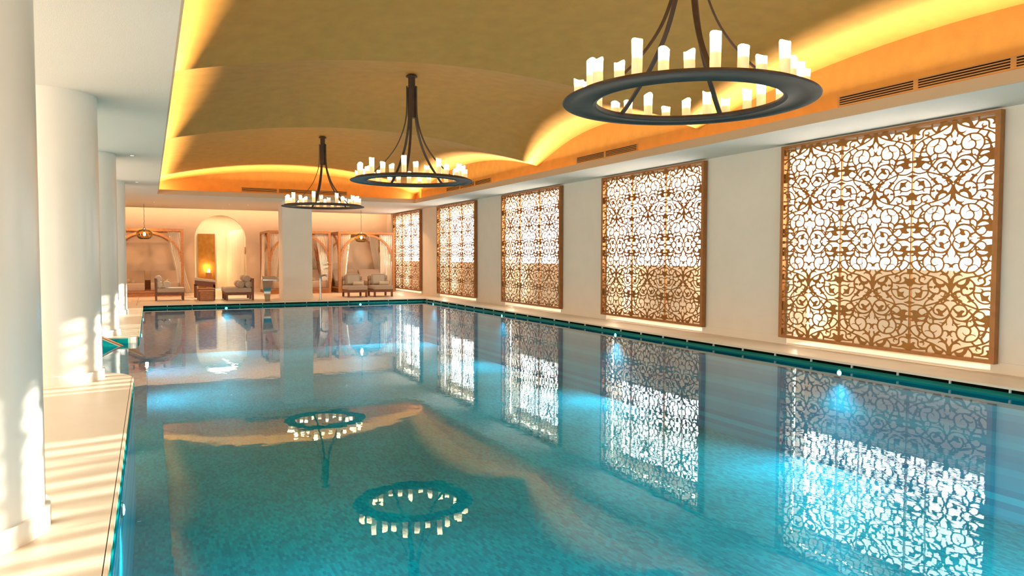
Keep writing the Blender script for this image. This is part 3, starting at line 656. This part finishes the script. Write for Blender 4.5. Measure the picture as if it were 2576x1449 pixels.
# ------------------------------------------------------------------ chandeliers
def make_chandelier(label):
    t = thing('candle_chandelier', label, 'chandelier', (0, 0, 0), group='ring chandeliers with pillar candles')
    b = MB(); n = 96
    prof = [(1.055, 0.0), (1.062, .008), (1.055, .018), (1.00, .026), (.985, .05), (.80, .05), (.775, .04), (.765, .02), (.775, .002), (.80, -.004), (.83, .008), (.965, .008), (.985, -.002)]
    V = []; 
    for r, z in prof:
        for i in range(n): a = 2*PI*i/n; V.append((r*math.cos(a), r*math.sin(a), z))
    m = len(prof); Fc = [(j*n+i, j*n+(i+1) % n, ((j+1) % m)*n+(i+1) % n, ((j+1) % m)*n+i) for j in range(m) for i in range(n)]
    b.add(V, Fc); b.build('ring', iron, t, smooth=True, angle=30)
    pr = [(.80, .02), (.70, .104), (.575, .226), (.47, .33), (.335, .50), (.23, .68), (.14, .92), (.10, 1.11), (.088, 1.3), (.086, 1.64)]
    for k in range(5):
        a = math.radians(72*k+CH_ROT); c_, s_ = math.cos(a), math.sin(a)
        P = [(r*c_, r*s_, z) for r, z in pr]
        # refine
        Q = []
        for i in range(len(P)-1):
            p0 = Vector(P[max(i-1, 0)]); p1 = Vector(P[i]); p2 = Vector(P[i+1]); p3 = Vector(P[min(i+2, len(P)-1)])
            for h in (0, .33, .67): Q.append(.5*((2*p1)+(p2-p0)*h+(2*p0-5*p1+4*p2-p3)*h*h+(3*p1-p0-3*p2+p3)*h**3))
        Q.append(Vector(P[-1]))
        b = MB(); b.rbar(Q, (-s_, c_, 0), .042, .016); b.build('support_arm', iron, t)
    b = MB(); b.lathe([(.06, 1.60), (.06, 1.80)], n=20); b.lathe([(.072, 1.1), (.072, 1.62)], n=20); b.build('stem', iron, t, smooth=True)
    b = MB(); b.lathe([(.075, 1.795), (.10, 1.80), (.10, 1.815), (.085, 1.83)], n=28); b.build('canopy', iron, t, smooth=True)
    rr = random.Random(11)
    HC = [.25, .20, .14, .24, .16, .11, .22, .15, .10, .22, .16, .20, .15, .13, .24, .20, .14, .26, .18, .13, .28, .18, .12, .24, .16, .12, .22, .14, .24, .18]
    for k in range(30):
        a = math.radians(12*k+3); h = HC[k]+rr.uniform(-.008, .008)
        r_ = .905+(.03 if k % 2 else -.02); cx, cy_ = r_*math.cos(a), r_*math.sin(a)
        b = MB(); n2 = 16; V = []; ph = rr.uniform(0, 6)
        for (rad, z, wob) in ((.040, .0, 0), (.041, .25, 0), (.0405, .5, 0), (.041, .8, 0), (.0425, .97, .05), (.040, 1.0, .06), (.030, .97, .04), (.0, .93, 0)):
            for i in range(n2):
                q = 2*PI*i/n2; z2 = z*h+wob*.25*(math.sin(2*q+ph)*.5+math.sin(q+2*ph)*.5); r3 = rad*(1+.03*math.sin(3*q+ph+z*4))
                V.append((r3*math.cos(q), r3*math.sin(q), z2))
        Fc = [(j*n2+i, j*n2+(i+1) % n2, (j+1)*n2+(i+1) % n2, (j+1)*n2+i) for j in range(7) for i in range(n2)]
        b.add(V, Fc); b.build('candle', candle_m, t, smooth=True, loc=(cx, cy_, .05), angle=60)
    return t
CH_ROT = 28
ch = make_chandelier('largest and nearest iron ring chandelier with lit candles, top right')
ch.location = (4.12, 4.97, 2.81)
for y, l in ((12.26, 'middle iron ring chandelier with lit candles and full stem visible'), (19.55, 'farthest and smallest iron ring chandelier, in front of the square pillar')):
    c = copy_tree(ch); c.location = (4.12, y, 2.81); c['label'] = l

# ------------------------------------------------------------------ pool lamps
for (x, y, nx, ny) in [(PX1-.062, yy, -1, 0) for yy in (1.6, 6.8, 12.07, 17.3, 22.5)]+[(2.03, PY1-.062, 0, -1), (6.10, PY1-.062, 0, -1)]+[(PX0+.025, yy, 1, 0) for yy in (1.7, 5.0, 16.0, 20.0)]+[(xx, PY0+.035, 0, 1) for xx in (1.6, 4.1, 6.6)]:
    side = 'near' if ny > 0 else 'far' if ny else 'right' if nx < 0 else 'left'
    lab = {(-1, 1.6): 'pool lamp on the right wall just outside the picture, nearest of all', (-1, 6.8): 'brightest pool lamp, at the waterline under the largest screen', (-1, 12.07): 'glowing pool lamp at the waterline under the second screen',
           (-1, 17.3): 'glowing pool lamp at the waterline under the middle screen', (-1, 22.5): 'faint pool lamp on the right wall close to the far corner', (1, 1.7): 'pool lamp on the left wall nearest the camera', (1, 5.0): 'pool lamp on the left wall by the nearest column',
           (1, 16.0): 'pool lamp on the left wall just past the side bay', (1, 20.0): 'pool lamp on the left wall by the fourth column'}.get((nx, y))
    if ny < 0: lab = 'glowing pool lamp on the far wall in front of the left facing chairs' if x < 4 else 'glowing pool lamp on the far wall in front of the right lounge chairs'
    if ny > 0: lab = {1.6: 'left', 4.1: 'middle', 6.6: 'right'}[x]+' lamp of the three on the near pool wall'
    t = thing('pool_lamp', lab, 'pool lamp', (x, y, -.045), group='blue pool lamps on the %s wall' % side)
    b = MB(); ax = 'x' if nx else 'y'; s_ = nx+ny
    b.lathe([(.045, 0), (.05, s_*.012), (.04, s_*.014)], n=20, axis=ax); b.build('rim', steel, t)
    b = MB(); b.lathe([(.036, s_*.012), (.03, s_*.02), (.001, s_*.024)], n=20, axis=ax); b.build('lens', pool_lamp, t)
    lo = light('SPOT', 'pool lamp beam', (x+nx*.06, y+ny*.06, -.08), POOLP*(.55 if nx > 0 else 1.7 if ny > 0 else .6), (.10, .70, 1.0), direction=(nx, ny, -.95), soft=.03); lo.data.spot_size = math.radians(155); lo.data.spot_blend = 1.0

# ------------------------------------------------------------------ far deck furniture
def chair_proto():
    """low lounge chair, front towards -y, width .70, depth .86"""
    t = thing('lounge_chair', 'low wooden lounge chair', 'chair')
    for x in (-.34, .275):
        b = MB(); b.box(x, x+.065, -.42, -.36, 0, .24); b.build('leg', walnut, t)
        b = MB(); b.add([(x, .36, 0), (x+.065, .36, 0), (x+.065, .42, 0), (x, .42, 0), (x, .37, .70), (x+.065, .37, .70), (x+.065, .43, .70), (x, .43, .70)],
                        [(0, 3, 2, 1), (4, 5, 6, 7), (0, 1, 5, 4), (1, 2, 6, 5), (2, 3, 7, 6), (3, 0, 4, 7)]); b.build('leg', walnut, t)
    b = MB(); b.box(-.345, .345, -.425, -.385, .17, .25); b.box(-.345, -.305, -.40, .40, .17, .25); b.box(.305, .345, -.40, .40, .17, .25); b.box(-.34, .34, .36, .40, .17, .25); b.box(-.31, .31, -.40, .38, .225, .245); b.build('seat_frame', walnut, t)
    b = MB()
    for z in (.36, .50, .64): b.box(-.28, .28, .385, .41, z, z+.05)
    b.build('back_slats', walnut, t)
    b = MB(); b.bbox(-.35, .35, -.45, .36, .25, .40, .035); b.build('seat_cushion', canvas, t, smooth=True)
    return t
cp = chair_proto()
def chair(x, y, rz, label, first=False):
    t = cp if first else copy_tree(cp)
    t.location = (x, y, D); t.rotation_euler = (0, 0, rz); t['label'] = label; t['group'] = 'low lounge chairs by the far pool edge'; return t
chair(.55, 26.0, PI/2, 'low lounge chair facing right at the far left, stacked with bolsters', True)
chair(2.57, 25.15, -PI/2, 'front chair of the pair facing left beside the steel fountain')
chair(2.57, 25.88, -PI/2, 'rear chair of the pair facing left beside the steel fountain')
chair(6.43, 25.46, 0, 'left one of the two front facing lounge chairs before the right cabana')
chair(7.35, 25.46, 0, 'right one of the two front facing lounge chairs before the right cabana')
def bolster(c, axis, L, r, label, grp, m=None):
    t = thing('bolster_cushion', label, 'cushion', c, group=grp)
    b = MB(); h = L/2; b.lathe([(.001, -h), (r*.75, -h), (r*.95, -h+.008), (r, -h+.03), (r, h-.03), (r*.95, h-.008), (r*.75, h), (.001, h)], n=24, axis=axis); b.build('cover', m or canvas_l, t, smooth=True, angle=50)
    b = MB(); b.lathe([(r*.96, -h+.006), (r*.985, -h+.004), (r*.985, -h+.014), (r*.96, -h+.014)], n=24, axis=axis, caps=False); b.build('piping', canvas, t)
    return t
G1 = 'bolsters on the far left lounge chair'; z0 = D+.40
bolster((.235+.03, 25.98, z0+.105), 'y', .55, .105, 'pale bolster lying at the back of the far left chair seat', G1)
bolster((.235, 25.98, z0+.295), 'y', .55, .095, 'pale bolster on top of another on the far left chair', G1)
bolster((.475, 25.93, z0+.115), 'y', .5, .105, 'pale bolster leaning forward on the far left chair', G1)
for j, (yy, w1) in enumerate((((25.13), 'front'), ((25.87), 'rear'))):
    G2 = 'bolsters piled on the %s left facing chair' % w1
    bolster((2.84, yy, z0+.105), 'y', .55, .105, 'bolster against the back of the %s left facing chair' % w1, G2, canvas)
    bolster((2.80, yy, z0+.29), 'y', .55, .10, 'topmost bolster of the pile on the %s left facing chair' % w1, G2, canvas)
    bolster((2.62, yy+.02, z0+.105), 'y', .5, .105, 'bolster at the front of the pile on the %s left facing chair' % w1, G2, canvas)
for j, (xx, w1) in enumerate(((6.43, 'left'), (7.35, 'right'))):
    G3 = 'bolsters behind the back cushion of the %s front facing chair' % w1
    bolster((xx, 25.74, z0+.09), 'x', .66, .09, 'lower bolster behind the cushion of the %s front facing chair' % w1, G3, canvas)
    bolster((xx, 25.76, z0+.265), 'x', .66, .085, 'upper bolster behind the cushion of the %s front facing chair' % w1, G3, canvas)
    t = thing('back_cushion', 'square taupe cushion propped on the %s front facing lounge chair' % w1, 'cushion', (xx-.02, 25.60, z0), group='square cushions on the front facing chairs')
    tf = Matrix.Rotation(-.18, 4, 'X'); b = MB(); b.bbox(-.25, .25, -.055, .055, .01, .40, .035, tf=tf); b.build('cover', canvas, t, smooth=True)
    b = MB(); b.bbox(-.20, .20, -.06, -.052, .06, .35, .003, n=1, tf=tf); b.build('front_panel', canvas_l, t)
def towel(c, axis, label, grp, L=.34, r=.065):
    t = thing('rolled_towel', label, 'towel', c, group=grp); b = MB()
    b.lathe([(.001, -L/2+.01), (r*.5, -L/2), (r*.9, -L/2+.004), (r, -L/2+.02), (r*1.02, 0), (r, L/2-.02), (r*.9, L/2-.004), (r*.5, L/2), (.001, L/2-.01)], n=20, axis=axis); b.build('roll', towel_m, t, smooth=True, angle=60)
    b = MB(); P = []
    for i in range(40):
        a = i*.42; rr = r*(.15+.8*i/40); u_, v_ = rr*math.cos(a), rr*math.sin(a)
        P.append((u_, -L/2-.001, v_) if axis == 'y' else (-L/2-.001, u_, v_))
    b.tube(P, .003, n=5); b.build('spiral_edge', canvas, t)
    return t
towel((6.53, 25.40, z0+.062), 'x', 'rolled cream towel on the left front facing lounge chair', 'rolled towels on the front facing chairs', L=.36)
towel((7.47, 25.40, z0+.062), 'x', 'rolled cream towel on the right front facing lounge chair', 'rolled towels on the front facing chairs', L=.36)

# nested wooden side tables
def cube_table(x, y, w_, d_, h_, label):
    t = thing('side_table', label, 'table', (x, y, D), group='nested wooden side tables')
    b = MB(); b.bbox(-w_/2, w_/2, -d_/2, d_/2, h_-.03, h_, .004, n=1); b.build('table_top', teak_h, t)
    for s_ in (-1, 1): b = MB(); xx = s_*(w_/2-.015); b.box(xx-.015, xx+.015, -d_/2, d_/2, 0, h_-.03); b.build('side_panel', walnut, t)
    for yy in (-d_/2+.01, d_/2-.02): b = MB(); b.box(-w_/2+.03, w_/2-.03, yy, yy+.012, .01, h_-.03); b.build('face_panel', teak, t)
cube_table(1.60, 25.2, .46, .4, .32, 'front dark wooden cube side table between the lounge chairs')
cube_table(1.62, 25.72, .52, .4, .37, 'taller wooden side table nested behind the front cube')
# chaise seen end on behind the tables
t = thing('sun_chaise', 'wooden chaise with raised sloping cushion behind the side tables', 'chaise', (1.68, 26.9, D))
b = MB(); b.add([(-.33, 0, .42), (.30, 0, .34), (.30, 0, .52), (-.33, 0, .60), (-.33, .08, .42), (.30, .08, .34), (.30, .08, .52), (-.33, .08, .60)], [(0, 1, 2, 3), (4, 7, 6, 5), (0, 4, 5, 1), (3, 2, 6, 7), (0, 3, 7, 4), (1, 5, 6, 2)]); b.build('end_board', walnut, t)
b = MB(); b.add([(-.33, -.02, .60), (.32, -.02, .52), (.32, -.02, .585), (-.33, -.02, .68), (-.33, .62, .60), (.32, .62, .52), (.32, .62, .585), (-.33, .62, .68)], [(0, 1, 2, 3), (4, 7, 6, 5), (0, 4, 5, 1), (3, 2, 6, 7), (0, 3, 7, 4), (1, 5, 6, 2)]); b.build('cushion', canvas_l, t)
for (x, y) in ((-.33, 0), (.25, 0), (-.33, .55), (.25, .55)): b = MB(); b.box(x, x+.06, y, y+.06, 0, .45); b.build('leg', walnut, t)

# steel water blade fountain
t = thing('water_blade', 'brushed steel curved water blade fountain at the far pool edge', 'fountain', (3.28, 23.85, D))
V = []; n = 16
for i in range(n+1):
    s_ = i/n; z = s_*.66; hw = .072+.085*s_**1.3; yy = .10*math.sin(s_*PI)-.10*s_**3; th = .05
    V += [(-hw, yy-th/2, z), (hw, yy-th/2, z), (hw, yy+th/2, z), (-hw, yy+th/2, z)]
b = MB(); b.add(V, [(j*4+i, j*4+(i+1) % 4, (j+1)*4+(i+1) % 4, (j+1)*4+i) for j in range(n) for i in range(4)]+[(3, 2, 1, 0), tuple(range(4*n, 4*n+4))]); b.build('stem', steel, t, smooth=True, angle=50)
b = MB(); b.add([(-.17, -.28, .665), (.25, -.28, .665), (.19, .10, .69), (-.17, .10, .69), (-.17, -.28, .70), (.32, -.28, .68), (.25, .10, .79), (-.155, .10, .79)], [(0, 1, 2, 3), (4, 7, 6, 5), (0, 4, 5, 1), (3, 2, 6, 7), (0, 3, 7, 4), (1, 5, 6, 2)]); b.build('spill_lip', steel, t)
b = MB(); b.box(-.11, .11, -.09, .09, 0, .012); b.build('base_plate', steel, t)
# steel swan neck spout
t = thing('pool_spout', 'slim steel swan neck spout to the right of the square pillar', 'spout', (4.91, 23.85, D))
P = [(0, 0, 0), (0, 0, .5), (0, 0, .68)]+[(.11-.11*math.cos(a)*1.0, -.13+.13*math.cos(a), .70+.11*math.sin(a)) for a in [PI*k/12 for k in range(1, 9)]]
b = MB(); b.tube(P, [.035]*2+[.033]*(len(P)-3)+[.045], n=14); b.build('pipe', steel, t, smooth=True)
b = MB(); b.lathe([(.07, 0), (.07, .01), (.04, .015)], n=24); b.build('flange', steel, t)

# ------------------------------------------------------------------ cabanas
def arch_pts(a, zc, bb, n=28):
    return [(a*math.cos(t), zc+bb*math.sin(t)) for t in [PI*k/n for k in range(n+1)]]
def make_cabana(x0, x1, label):
    y0, y1, H = 28.4, 30.62, 2.375; w_ = x1-x0; d_ = y1-y0; p = .09
    t = thing('daybed_cabana', label, 'cabana', ((x0+x1)/2, y0, D), group='arched wooden daybed cabanas')
    hx = w_/2
    for x in (-hx, hx-p):
        for y in (0, d_-p): b = MB(); b.box(x, x+p, y, y+p, 0, H-p); b.build('post', oak, t)
    for y in (0, d_-p): b = MB(); b.box(-hx, hx, y, y+p, H-p, H); b.build('top_beam', oak, t)
    for x in (-hx, hx-p): b = MB(); b.box(x, x+p, p, d_-p, H-p, H); b.build('side_beam', oak, t)
    for x in (-hx*.42, 0, hx*.42): b = MB(); b.box(x-.03, x+.03, p, d_-p, H-.08, H-.02); b.build('roof_slat', oak, t)
    for y in (p/2, d_-p/2):
        b = MB(); b.rbar([(x, y, z) for x, z in arch_pts(hx-p*.85, 1.22, 1.03)], (0, 1, 0), .06, .075); b.build('arch', oak, t)
    for x in (-hx+p/2, hx-p/2):
        b = MB(); b.rbar([(x, d_/2+yy, z) for yy, z in arch_pts(d_/2-p*.85, 1.22, 1.03)], (1, 0, 0), .06, .075); b.build('arch', oak, t)
    b = MB(); b.box(-hx+.01, hx-.01, .01, d_-.01, .0, .15); b.build('platform', teak_h, t)
    b = MB(); b.box(-hx-.01, hx+.01, -.012, d_, .15, .19); b.build('deck_board', oak, t)
    b = MB(); b.box(-hx+.1, hx-.1, d_-.13, d_-.10, .19, .52); b.build('headboard', teak_h, t)
    return t
def curtain(t_parent, x0, x1, y0, y1, top, bottom, mid, zt=2.27, zb=.12, folds=7, m=None, amp=.030):
    """top/mid/bottom: (start, end) fractions between the ends of the line (x0,y0)-(x1,y1)"""
    nz, nw = 26, folds*8; V = []
    for j in range(nz+1):
        s_ = j/nz
        def lerp3(i):
            a, b_, c_ = top[i], mid[i], bottom[i]
            return (1-s_)**2*a+2*s_*(1-s_)*b_+s_*s_*c_
        f0, f1 = lerp3(0), lerp3(1); z = zt+(zb-zt)*s_
        dx, dy = x1-x0, y1-y0; L = math.hypot(dx, dy); nx, ny = -dy/L, dx/L
        for i in range(nw+1):
            q = i/nw; fr_ = f0+(f1-f0)*q; o_ = amp*math.sin(q*folds*2*PI+s_*1.5)*(0.5+.5*s_)
            V.append((x0+dx*fr_+nx*o_, y0+dy*fr_+ny*o_, z))
    Fc = [(j*(nw+1)+i, j*(nw+1)+i+1, (j+1)*(nw+1)+i+1, (j+1)*(nw+1)+i) for j in range(nz) for i in range(nw)]
    b = MB(); b.add(V, Fc); return b.build('curtain', m or sheer, t_parent, smooth=True, angle=80)
cabs = [(-1.24, 1.08, 'left arched wooden cabana, partly hidden by the columns'), (3.94, 6.26, 'middle arched wooden cabana behind the square pillar'), (6.55, 8.80, 'right arched wooden cabana next to the farthest screen')]
for k, (x0, x1, lab) in enumerate(cabs):
    t = make_cabana(x0, x1, lab); hx = (x1-x0)/2; d_ = 2.22
    yb = d_-.12; yf = .14
    curtain(t, hx-.62, hx+.30, yb, yb-.1, (.15, .58), (.62, 1.0), (.30, .66)) if k != 1 else curtain(t, hx-.62, hx-.05, yb, yb-.1, (.15, .58), (.62, 1.0), (.30, .8))
    curtain(t, hx-.58, hx-.02, yf, yf, (0, .95), (.55, .98) if k == 1 else (.04, .97), (.42, .95) if k == 1 else (.08, 1.0)) if k != 0 else curtain(t, hx-.55, hx+.25, yf+.1, yf+.35, (.05, .58), (.50, .95), (.38, .62))
    curtain(t, -hx+.55, -hx+.02, yf, yf, (.05, .95), (.55, .98), (.35, .9))
    if k: curtain(t, -hx+.0, -hx-.0001, .25, d_-.25, (.35, .85), (.62, 1.05), (.4, .7), folds=5)
    # two mattresses with raised backs
    for s_, side in ((-1, 'left'), (1, 'right')):
        cx = (x0+x1)/2+s_*hx*.48; ww = hx*.40
        nm = {0: 'left', 1: 'middle', 2: 'right'}[k]
        m = thing('daybed_mattress', 'taupe %s mattress with raised back in the %s cabana' % (side, nm), 'mattress', (cx, 28.4, D+.19), group='cabana daybed mattresses')
        b = MB(); b.bbox(-ww, ww, .12, 1.30, 0, .27, .03); b.build('base_pad', canvas, m, smooth=True)
        tf = Matrix.Translation((0, 1.25, .10)) @ Matrix.Rotation(math.radians(36), 4, 'X'); b = MB(); b.bbox(-ww, ww, 0, .80, 0, .17, .03, tf=tf); b.build('back_pad', canvas, m, smooth=True)
        pl = thing('headrest_pillow', 'plump headrest pillow on the %s mattress in the %s cabana' % (side, nm), 'pillow', (cx, 30.2, D+.62), group='headrest pillows in the cabanas')
        b = MB(); tf = Matrix.Rotation(math.radians(60), 4, 'X'); V = []; n1, n2 = 14, 10
        bmx = bmesh.new(); bmesh.ops.create_uvsphere(bmx, u_segments=24, v_segments=14, radius=1)
        for v in bmx.verts:
            c_ = v.co; sg = lambda a, e_: math.copysign(abs(a)**e_, a)
            v.co = Vector((sg(c_.x, .45)*ww*.93, sg(c_.y, .6)*.19, sg(c_.z, .8)*.09))
        bmx.verts.index_update(); b.add([tuple(v.co) for v in bmx.verts], [[v.index for v in f_.verts] for f_ in bmx.faces], tf=tf); bmx.free()
        b.build('cover', canvas, pl, smooth=True, angle=180)
        b = MB(); b.tube([tf @ Vector((x_, y_, 0)) for x_, y_ in ((-ww*.9, -.17), (-ww*.92, .17), (ww*.92, .17), (ww*.9, -.17))], .005, n=5); b.build('piping', canvas_l, pl)
        towel((cx-.07, 29.35, D+.19+.27+.065), 'y', 'back rolled towel on the %s mattress in the %s cabana' % (side, nm), 'rolled towels in the cabanas', L=.3)
        towel((cx+.10, 29.28, D+.19+.27+.06), 'y', 'front rolled towel on the %s mattress in the %s cabana' % (side, nm), 'rolled towels in the cabanas', L=.3, r=.06)
# pendants
def pendant(x, y, z, label):
    t = thing('pendant_lamp', label, 'pendant lamp', (x, y, z), group='smoked glass pendant lamps in the cabanas')
    prof = []
    for i in range(17):
        a = -PI*.36+(PI*.80)*i/16; prof.append((max(.05, .25*math.cos(a)**.75), .175*math.sin(a)))
    V = []; n = 72
    for r, zz in prof:
        for i in range(n): a = 2*PI*i/n; q = r*(1+.02*math.cos(24*a)); V.append((q*math.cos(a), q*math.sin(a), zz))
    b = MB(); b.add(V, [(j*n+i, j*n+(i+1) % n, (j+1)*n+(i+1) % n, (j+1)*n+i) for j in range(len(prof)-1) for i in range(n)]); b.build('glass_shade', amber, t, smooth=True)
    b = MB(); b.lathe([(.055, .14), (.05, .19), (.03, .23), (.012, .26)], n=18); b.build('cap', steel, t, smooth=True)
    b = MB(); b.lathe([(.001, -.05), (.03, -.035), (.042, 0), (.032, .04), (.018, .08)], n=16); b.build('bulb', glow, t, smooth=True)
    b = MB(); b.lathe([(.018, .08), (.018, .15)], n=10); b.build('socket', iron, t)
    b = MB(); P = [(.006*math.sin(k*1.3), .006*math.cos(k*1.3), .25+(3.55-z-.25)*k/30) for k in range(31)]; b.tube(P, .007, n=5); b.build('cord', iron, t)
    light('POINT', 'pendant light', (x, y, z-.07), 16, (1.0, .72, .36), soft=.05)
pendant(-.15, 28.1, 2.255, 'smoked ribbed glass pendant lamp glowing in the left cabana')
pendant(7.37, 28.1, 2.235, 'smoked ribbed glass pendant lamp glowing in the right cabana')

# ------------------------------------------------------------------ alcove contents
t = thing('gold_panel', 'tall gold leaf wall panel behind the small wooden lamp', 'panel', (2.18, 33.9, D))
b = MB(); b.box(-.32, .32, -.03, .06, .06, 2.35); b.build('leaf_face', panel_gold, t)
b = MB(); b.box(-.34, -.32, -.035, .06, .05, 2.36); b.box(.32, .34, -.035, .06, .05, 2.36); b.box(-.34, .34, -.035, .06, 2.35, 2.37); b.build('edge_trim', bronze_d, t)
t = thing('lamp_pedestal', 'square wooden pedestal inside the arched doorway', 'pedestal', (2.22, 33.3, D))
b = MB(); b.bbox(-.11, .11, -.11, .11, 0, .70, .004, n=1); b.build('body', teak, t); b = MB(); b.box(-.115, .115, -.115, .115, .70, .72); b.build('top', oak, t)
t = thing('table_lamp', 'small glowing candle lamp on the wooden pedestal', 'lamp', (2.22, 33.3, D+.72))
b = MB(); b.lathe([(.05, 0), (.055, .01), (.05, .02)], n=20); b.build('base', iron, t)
b = MB(); b.lathe([(.045, .02), (.055, .06), (.04, .13), (.01, .16)], n=20); b.build('flame_glass', glow, t, smooth=True)
light('POINT', 'candle lamp light', (2.22, 33.25, D+.95), 26, (1.0, .62, .22), soft=.06)
light('AREA', 'alcove downlight', (2.6, 32.6, 3.25), 60, (1.0, .74, .42), direction=(0, 0, -1), size=2.0, size_y=2.0, xaxis=(1, 0, 0))
t = thing('pleated_curtain', 'tall pale pleated curtain inside the arched doorway', 'curtain', (0, 0, D))
curtain(t, 3.42, 2.95, 31.15, 33.9, (0, 1), (0, 1), (0, 1), zt=2.5, zb=.01, folds=7, m=sheer, amp=.07)
light('AREA', 'curtain wash', (2.9, 32.2, 2.9), 13, (1.0, .80, .52), direction=(.5, 0, -1), size=2.4, size_y=.05, xaxis=(-.17, 1, 0))
t = thing('wall_plaque', 'small wooden sign plaque on the arch jamb', 'plaque', (3.42, 30.9, 1.74))
b = MB(); b.box(-.02, .0, -.05, .05, -.14, .14); b.build('board', oak, t); b = MB(); b.box(-.023, -.02, -.04, .04, -.12, .12); b.build('face', teak, t)
